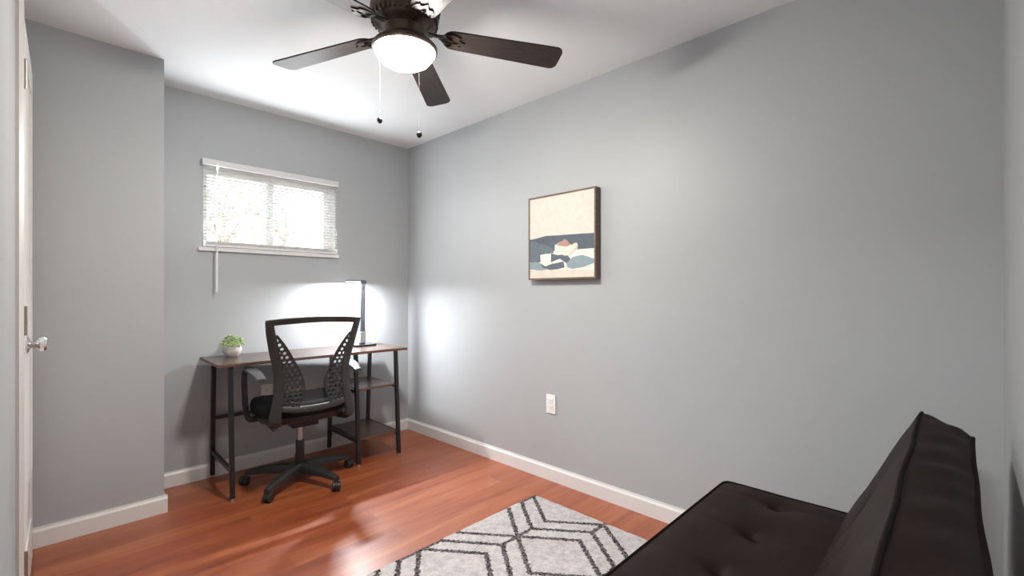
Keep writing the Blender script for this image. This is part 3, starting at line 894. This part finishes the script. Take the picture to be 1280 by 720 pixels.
# mesh panel on the front of the frame
bm = bmesh.new(); rows = []
for i in range(25):
    t_ = .50 + .488 * i / 24
    hw = .0
    for (a0, b0), (a1, b1) in zip(up_ctrl, up_ctrl[1:]):
        if b1 <= t_ <= b0: hw = a1 + (a0 - a1) * (t_ - b1) / (b0 - b1)
    hw += .004
    rows.append([bm.verts.new((hw * (-1 + 2 * k / 20), yb(t_, hw * (-1 + 2 * k / 20)) + .016 + .018 * (1 - (-1 + 2 * k / 20) ** 2), t_)) for k in range(21)])
for A, B in zip(rows, rows[1:]):
    for k in range(20): bm.faces.new((A[k], A[k + 1], B[k + 1], B[k]))
obj('mesh_back', bm, M['mesh'], chair)
# armrests
for s in (-1, 1):
    bm = bmesh.new()
    path = cat([(s * .225, .02, .418), (s * .278, .0, .430), (s * .296, .0, .50), (s * .298, .015, .60), (s * .294, .035, .675), (s * .288, .02, .706), (s * .284, -.03, .709), (s * .276, -.12, .698), (s * .268, -.215, .676)], 6)
    tube(bm, path, [.017] * len(path), 10, squash=(1.0, .72))
    ar = obj('armrest', bm, M['black_plastic'], chair)
    bm = bmesh.new()
    rows = []
    for u in range(9):
        f = u / 8; y = .0 - .235 * f; z = .724 - .002 - .034 * f * f - .006 * f; w = .024 + .010 * math.sin(PI * min(1, f * 1.1)); cx = s * (.285 - .018 * f)
        rows.append([bm.verts.new((cx + w * a, y, z + h_)) for a, h_ in ((-1, -.006), (-.85, .004), (0, .007), (.85, .004), (1, -.006), (.8, -.013), (-.8, -.013))])
    for A, B in zip(rows, rows[1:]):
        for k in range(7): bm.faces.new((A[k], A[(k + 1) % 7], B[(k + 1) % 7], B[k]))
    bm.faces.new(rows[0][::-1]); bm.faces.new(rows[-1])
    obj('arm_pad', bm, M['pad'], ar, angle=50)

# ------------------------------------------------------------------ rug
bm = bmesh.new()
rx0, rx1, ry0, ry1 = .135, 1.966, .50, 1.722
nx, ny = 60, 40
g = [[bm.verts.new((rx0 + (rx1 - rx0) * i / nx + .0015 * math.sin(j * 1.7), ry0 + (ry1 - ry0) * j / ny + .0015 * math.sin(i * 1.3), .011 + .0012 * noise.noise((i * .9, j * .9, 0)))) for j in range(ny + 1)] for i in range(nx + 1)]
for i in range(nx):
    for j in range(ny): bm.faces.new((g[i][j], g[i + 1][j], g[i + 1][j + 1], g[i][j + 1]))
border = [e for e in bm.edges if e.is_boundary]
ex = bmesh.ops.extrude_edge_only(bm, edges=border)
for v in [q for q in ex['geom'] if isinstance(q, bmesh.types.BMVert)]: v.co.z = .0005
rug = obj('area_rug', bm, M['rug'])
tag(rug, 'light grey shaggy rug with dark zigzag hexagon lines on the wood floor', 'rug')

# ------------------------------------------------------------------ sofa (futon)
sofa = thing('futon_sofa', 'dark brown tufted armless futon sofa against the front wall', 'sofa', (1.03, .30, 0))
SO = Vector((1.03, .30, 0))
SXL, SXR = .16, 1.885
def pad(L, Dp, T, dimples, mtx, puff=.02, side=.006, nx=96, ny=40, depth=.03, crease=None, wob=0.0, plan_r=.03, seed=0):
    """cushion slab; local x in 0..L, y in 0..Dp, top at z=T. returns bmesh and the two edge loops"""
    bm = bmesh.new()
    def plan(i, j):
        x = L * i / nx; y = Dp * j / ny
        # rounded plan corners
        cx = min(max(x, plan_r), L - plan_r); cy = min(max(y, plan_r), Dp - plan_r)
        dxx, dyy_ = x - cx, y - cy
        if abs(dxx) > 1e-9 and abs(dyy_) > 1e-9:
            m_ = max(abs(dxx), abs(dyy_)); l_ = math.hypot(dxx, dyy_); dxx *= m_ / l_; dyy_ *= m_ / l_
        return cx + dxx, cy + dyy_
    def topz(x, y):
        u = 2 * x / L - 1; v = 2 * y / Dp - 1
        ex_ = min(x, L - x); ey_ = min(y, Dp - y)
        f = (1 - math.exp(-ex_ / .045)) * (1 - math.exp(-ey_ / .045))
        z = puff * f
        for a, b in dimples:
            d = math.hypot(x - a, y - b)
            z -= depth * math.exp(-(d / .020) ** 1.3) + depth * .55 * math.exp(-(d / .075) ** 2)
        if crease is not None:
            z -= .007 * math.exp(-abs(y - crease) / .012) * f
        if len(dimples) > 1:
            for a, b in dimples:      # soft cross folds through the buttons
                z -= .0050 * math.exp(-abs(x - a) / .018) * f * math.exp(-abs(y - b) / .16)
        z += .004 * noise.noise((x * 5, y * 5, seed)) * f
        return z
    top = []; bot = []
    for i in range(nx + 1):
        a = []; b_ = []
        for j in range(ny + 1):
            x, y = plan(i, j)
            a.append(bm.verts.new((x, y, T + topz(x, y)))); b_.append(bm.verts.new((x, y, 0)))
        top.append(a); bot.append(b_)
    for i in range(nx):
        for j in range(ny):
            bm.faces.new((top[i][j], top[i + 1][j], top[i + 1][j + 1], top[i][j + 1])); bm.faces.new((bot[i][j], bot[i][j + 1], bot[i + 1][j + 1], bot[i + 1][j]))
    idx = [(i, 0) for i in range(nx)] + [(nx, j) for j in range(ny)] + [(i, ny) for i in range(nx, 0, -1)] + [(0, j) for j in range(ny, 0, -1)]
    n = len(idx); ns = 8
    cen = Vector((L / 2, Dp / 2, 0))
    prev = [bot[i][j] for i, j in idx]
    for s in range(1, ns + 1):
        if s == ns: cur = [top[i][j] for i, j in idx]
        else:
            f = s / ns; cur = []
            for q, (i, j) in enumerate(idx):
                p0 = bot[i][j].co; p1 = top[i][j].co; p_ = p0.lerp(p1, f)
                nx_ = 1 if i == nx else (-1 if i == 0 else 0); ny_ = 1 if j == ny else (-1 if j == 0 else 0)
                out = Vector((nx_, ny_, 0))
                wr = .010 * noise.noise((p_.x * 11 + p_.z * 18, p_.y * 9, p_.z * 7 + seed)) if wob else 0
                cur.append(bm.verts.new(p_ + out * (side * math.sin(PI * f) + wr * math.sin(PI * f))))
        for q in range(n): bm.faces.new((prev[q], prev[(q + 1) % n], cur[(q + 1) % n], cur[q]))
        prev = cur
    if wob:
        for v in bm.verts:
            p_ = v.co
            k_ = noise.noise((p_.x * 3.2, p_.z * 3 + seed, p_.y * 3.2)); k2 = noise.noise((p_.x * 3.4, 5.5 + seed, p_.y * 3.4))
            v.co += Vector((0, wob * k_, wob * .8 * k2))
    lt = [top[i][j].co.copy() for i, j in idx]; lb = [bot[i][j].co.copy() for i, j in idx]
    for v in bm.verts: v.co = mtx @ v.co
    return bm, [mtx @ v for v in lt], [mtx @ v for v in lb]
# seat
Y0s, Y1s = .175, .660
mt = Matrix.Translation((SXL, Y0s, .285)) 
bx = [1.772, 1.508, 1.25, .99, .73, .47, .27]
dm = [(b - SXL, .45 - Y0s) for b in bx]
bm, lt, lb = pad(SXR - SXL, Y1s - Y0s, .128, dm, mt, puff=.018, crease=None, depth=.024, nx=150, ny=48, seed=3)
def sub(l): return [p - SO for p in l]
st = obj('seat_cushion', loc(bm, SO), M['sofa'], sofa, angle=60)
for l_ in (lt, lb):
    bm = bmesh.new(); tube(bm, sub(l_), .0048, 8, closed=True); obj('piping', bm, M['piping'], st)
for a in bx:
    bm = bmesh.new(); lathe(bm, [(0, .005), (.006, .0045), (.010, .001), (.010, -.004), (0, -.004)], 16, Vector((a, .45, .285 + .128 + .017 - .031)) - SO)
    obj('button', bm, M['piping'], st)
# backrest: local x along the sofa, y up the recline, z out of the front face
ev = Vector((0, -.434, .901)); ew = Vector((0, .901, .434)); exv = Vector((1, 0, 0))
TB = .122; HB = .455
topf = Vector((SXL, .082, .783))
org = topf - ev * HB - ew * TB
mt = Matrix(((exv.x, ev.x, ew.x, org.x), (exv.y, ev.y, ew.y, org.y), (exv.z, ev.z, ew.z, org.z), (0, 0, 0, 1)))
dm = [(b - SXL, HB * .5) for b in bx]
bm, lt, lb = pad(SXR - SXL, HB, TB, dm, mt, puff=.014, side=.010, depth=.020, nx=150, ny=44, wob=.009, seed=11, plan_r=.018)
bk = obj('backrest', loc(bm, SO), M['sofa'], sofa, angle=60)
for l_ in (lt, lb):
    bm = bmesh.new(); tube(bm, sub(l_), .0048, 8, closed=True); obj('piping', bm, M['piping'], bk)
for a in bx:
    c = mt @ Vector((a - SXL, HB * .5, TB - .010)); bm = bmesh.new()
    bmesh.ops.create_uvsphere(bm, u_segments=14, v_segments=8, radius=.010)
    for v in bm.verts: v.co += c - SO
    obj('button', bm, M['piping'], bk)
bm = bmesh.new()
box(bm, SXL + .06, SXR - .06, .20, .60, .235, .284)
obj('base_frame', loc(bm, SO), M['sofa_frame'], sofa, smooth=False, bevel=.004)
for x in (SXL + .12, SXR - .12):
    for y in (.12, .44):
        bm = bmesh.new()
        tube(bm, [(x, y, 0), (x, y, .02), (x, y + (.10 if y < .3 else 0), .24)], [.018, .02, .026], 16)
        obj('leg', loc(bm, SO), M['sofa_frame'], sofa)

# ------------------------------------------------------------------ outside the window
def tree(loc_, crown, n, r, label):
    t_ = thing('autumn_tree', label, 'tree', loc_, 0, 'trees outside the window')
    bm = bmesh.new()
    tube(bm, [(0, 0, 0), (.05, 0, .9), (-.04, .02, crown.z * .8), (0, 0, crown.z + r * .5)], [.07, .05, .035, .012], 10)
    for i in range(14):
        a = random.uniform(0, 2 * PI); z = random.uniform(crown.z * .6, crown.z + r * .3)
        tube(bm, [(0, 0, z), (math.cos(a) * r * .45, math.sin(a) * r * .45, z + r * .3), (math.cos(a) * r * .9, math.sin(a) * r * .9, z + r * .55)], [.016, .010, .004], 6)
    obj('trunk', bm, M['bark'], t_)
    bm = bmesh.new()
    cl = [(random.gauss(0, .45), random.gauss(0, .45), random.gauss(0, .45)) for _ in range(16)]
    for i in range(n):
        c0 = random.choice(cl)
        c = Vector((crown.x + r * (c0[0] + random.gauss(0, .22)), crown.y + r * (c0[1] + random.gauss(0, .22)), crown.z + r * (c0[2] + random.gauss(0, .2))))
        d = Vector((random.uniform(-1, 1), random.uniform(-1, 1), random.uniform(-1, 1))).normalized(); e = d.orthogonal().normalized(); s = random.uniform(.03, .055)
        bm.faces.new([bm.verts.new(c + d * s), bm.verts.new(c + e * s * .6), bm.verts.new(c - d * s), bm.verts.new(c - e * s * .6)])
    obj('foliage', bm, M['autumn'], t_, smooth=False)
tree((3.7, 10.2, -.2), Vector((0, 0, 2.9)), 700, .95, 'pale orange tree outside the right pane of the window')
tree((1.6, 6.3, -.2), Vector((0, 0, 2.3)), 260, .6, 'pale thin tree outside the left pane of the window')
bm = bmesh.new(); box(bm, -6, 10, YB + .15, 16, -.32, -.22)
struct(obj('ground_outside', bm, mat('outside_ground', (.22, .21, .19), .9, var=.2, vscale=2), smooth=False))

# ------------------------------------------------------------------ light
w = bpy.data.worlds.new('World'); scene.world = w; w.use_nodes = True
bg = w.node_tree.nodes['Background']; bg.inputs[0].default_value = (.93, .97, 1, 1); bg.inputs[1].default_value = 5.5

def area(name, loc_, target, sx, sy, power, color):
    l = bpy.data.lights.new(name, 'AREA'); l.shape = 'RECTANGLE'; l.size = sx; l.size_y = sy; l.energy = power; l.color = color
    o = bpy.data.objects.new(name, l); COL.objects.link(o); o.location = loc_
    o.rotation_euler = (Vector(target) - Vector(loc_)).to_track_quat('-Z', 'Y').to_euler()
    return o
# daylight leaking round the blind: under the headrail and past both ends of the slats
area('daylight', (1.15, YB - .038, 1.932), (1.15, 0, 1.55), .84, .012, 6.4, (.95, .98, 1))
area('daylight', (.7205, YB - .034, 1.69), (.95, 0, 1.5), .010, .47, 3.0, (.95, .98, 1))
area('daylight', (1.5785, YB - .034, 1.69), (1.3, 0, 1.5), .010, .47, 3.0, (.95, .98, 1))
# LED strip of the desk lamp
c = Matrix.Rotation(math.radians(4), 3, 'Z') @ Vector((-.074, 0, .471)) + LP
area('desk_led', c, c + Vector((0, 0.0, -1)), .09, .03, 25, (.95, .97, 1))
# added fill light, unseen in the hall, brightening the room through the doorway
area('hall_fill', (-.75, .35, 2.3), (-.75, .35, 0), .5, .5, 45, (1, 1, 1))

# ------------------------------------------------------------------ camera
cam = bpy.data.cameras.new('camera'); co = bpy.data.objects.new('camera', cam); COL.objects.link(co)
co.location = (0, 0, 1.15); co.rotation_euler = (PI / 2, 0, -math.radians(45.96))
cam.sensor_width = 36; cam.lens = 36 * 578.1 / 1280; cam.shift_y = 6.3 / 1280; cam.clip_start = .01
scene.camera = co
scene.view_settings.view_transform = 'Standard'
scene.view_settings.look = 'None'
scene.view_settings.exposure = .15
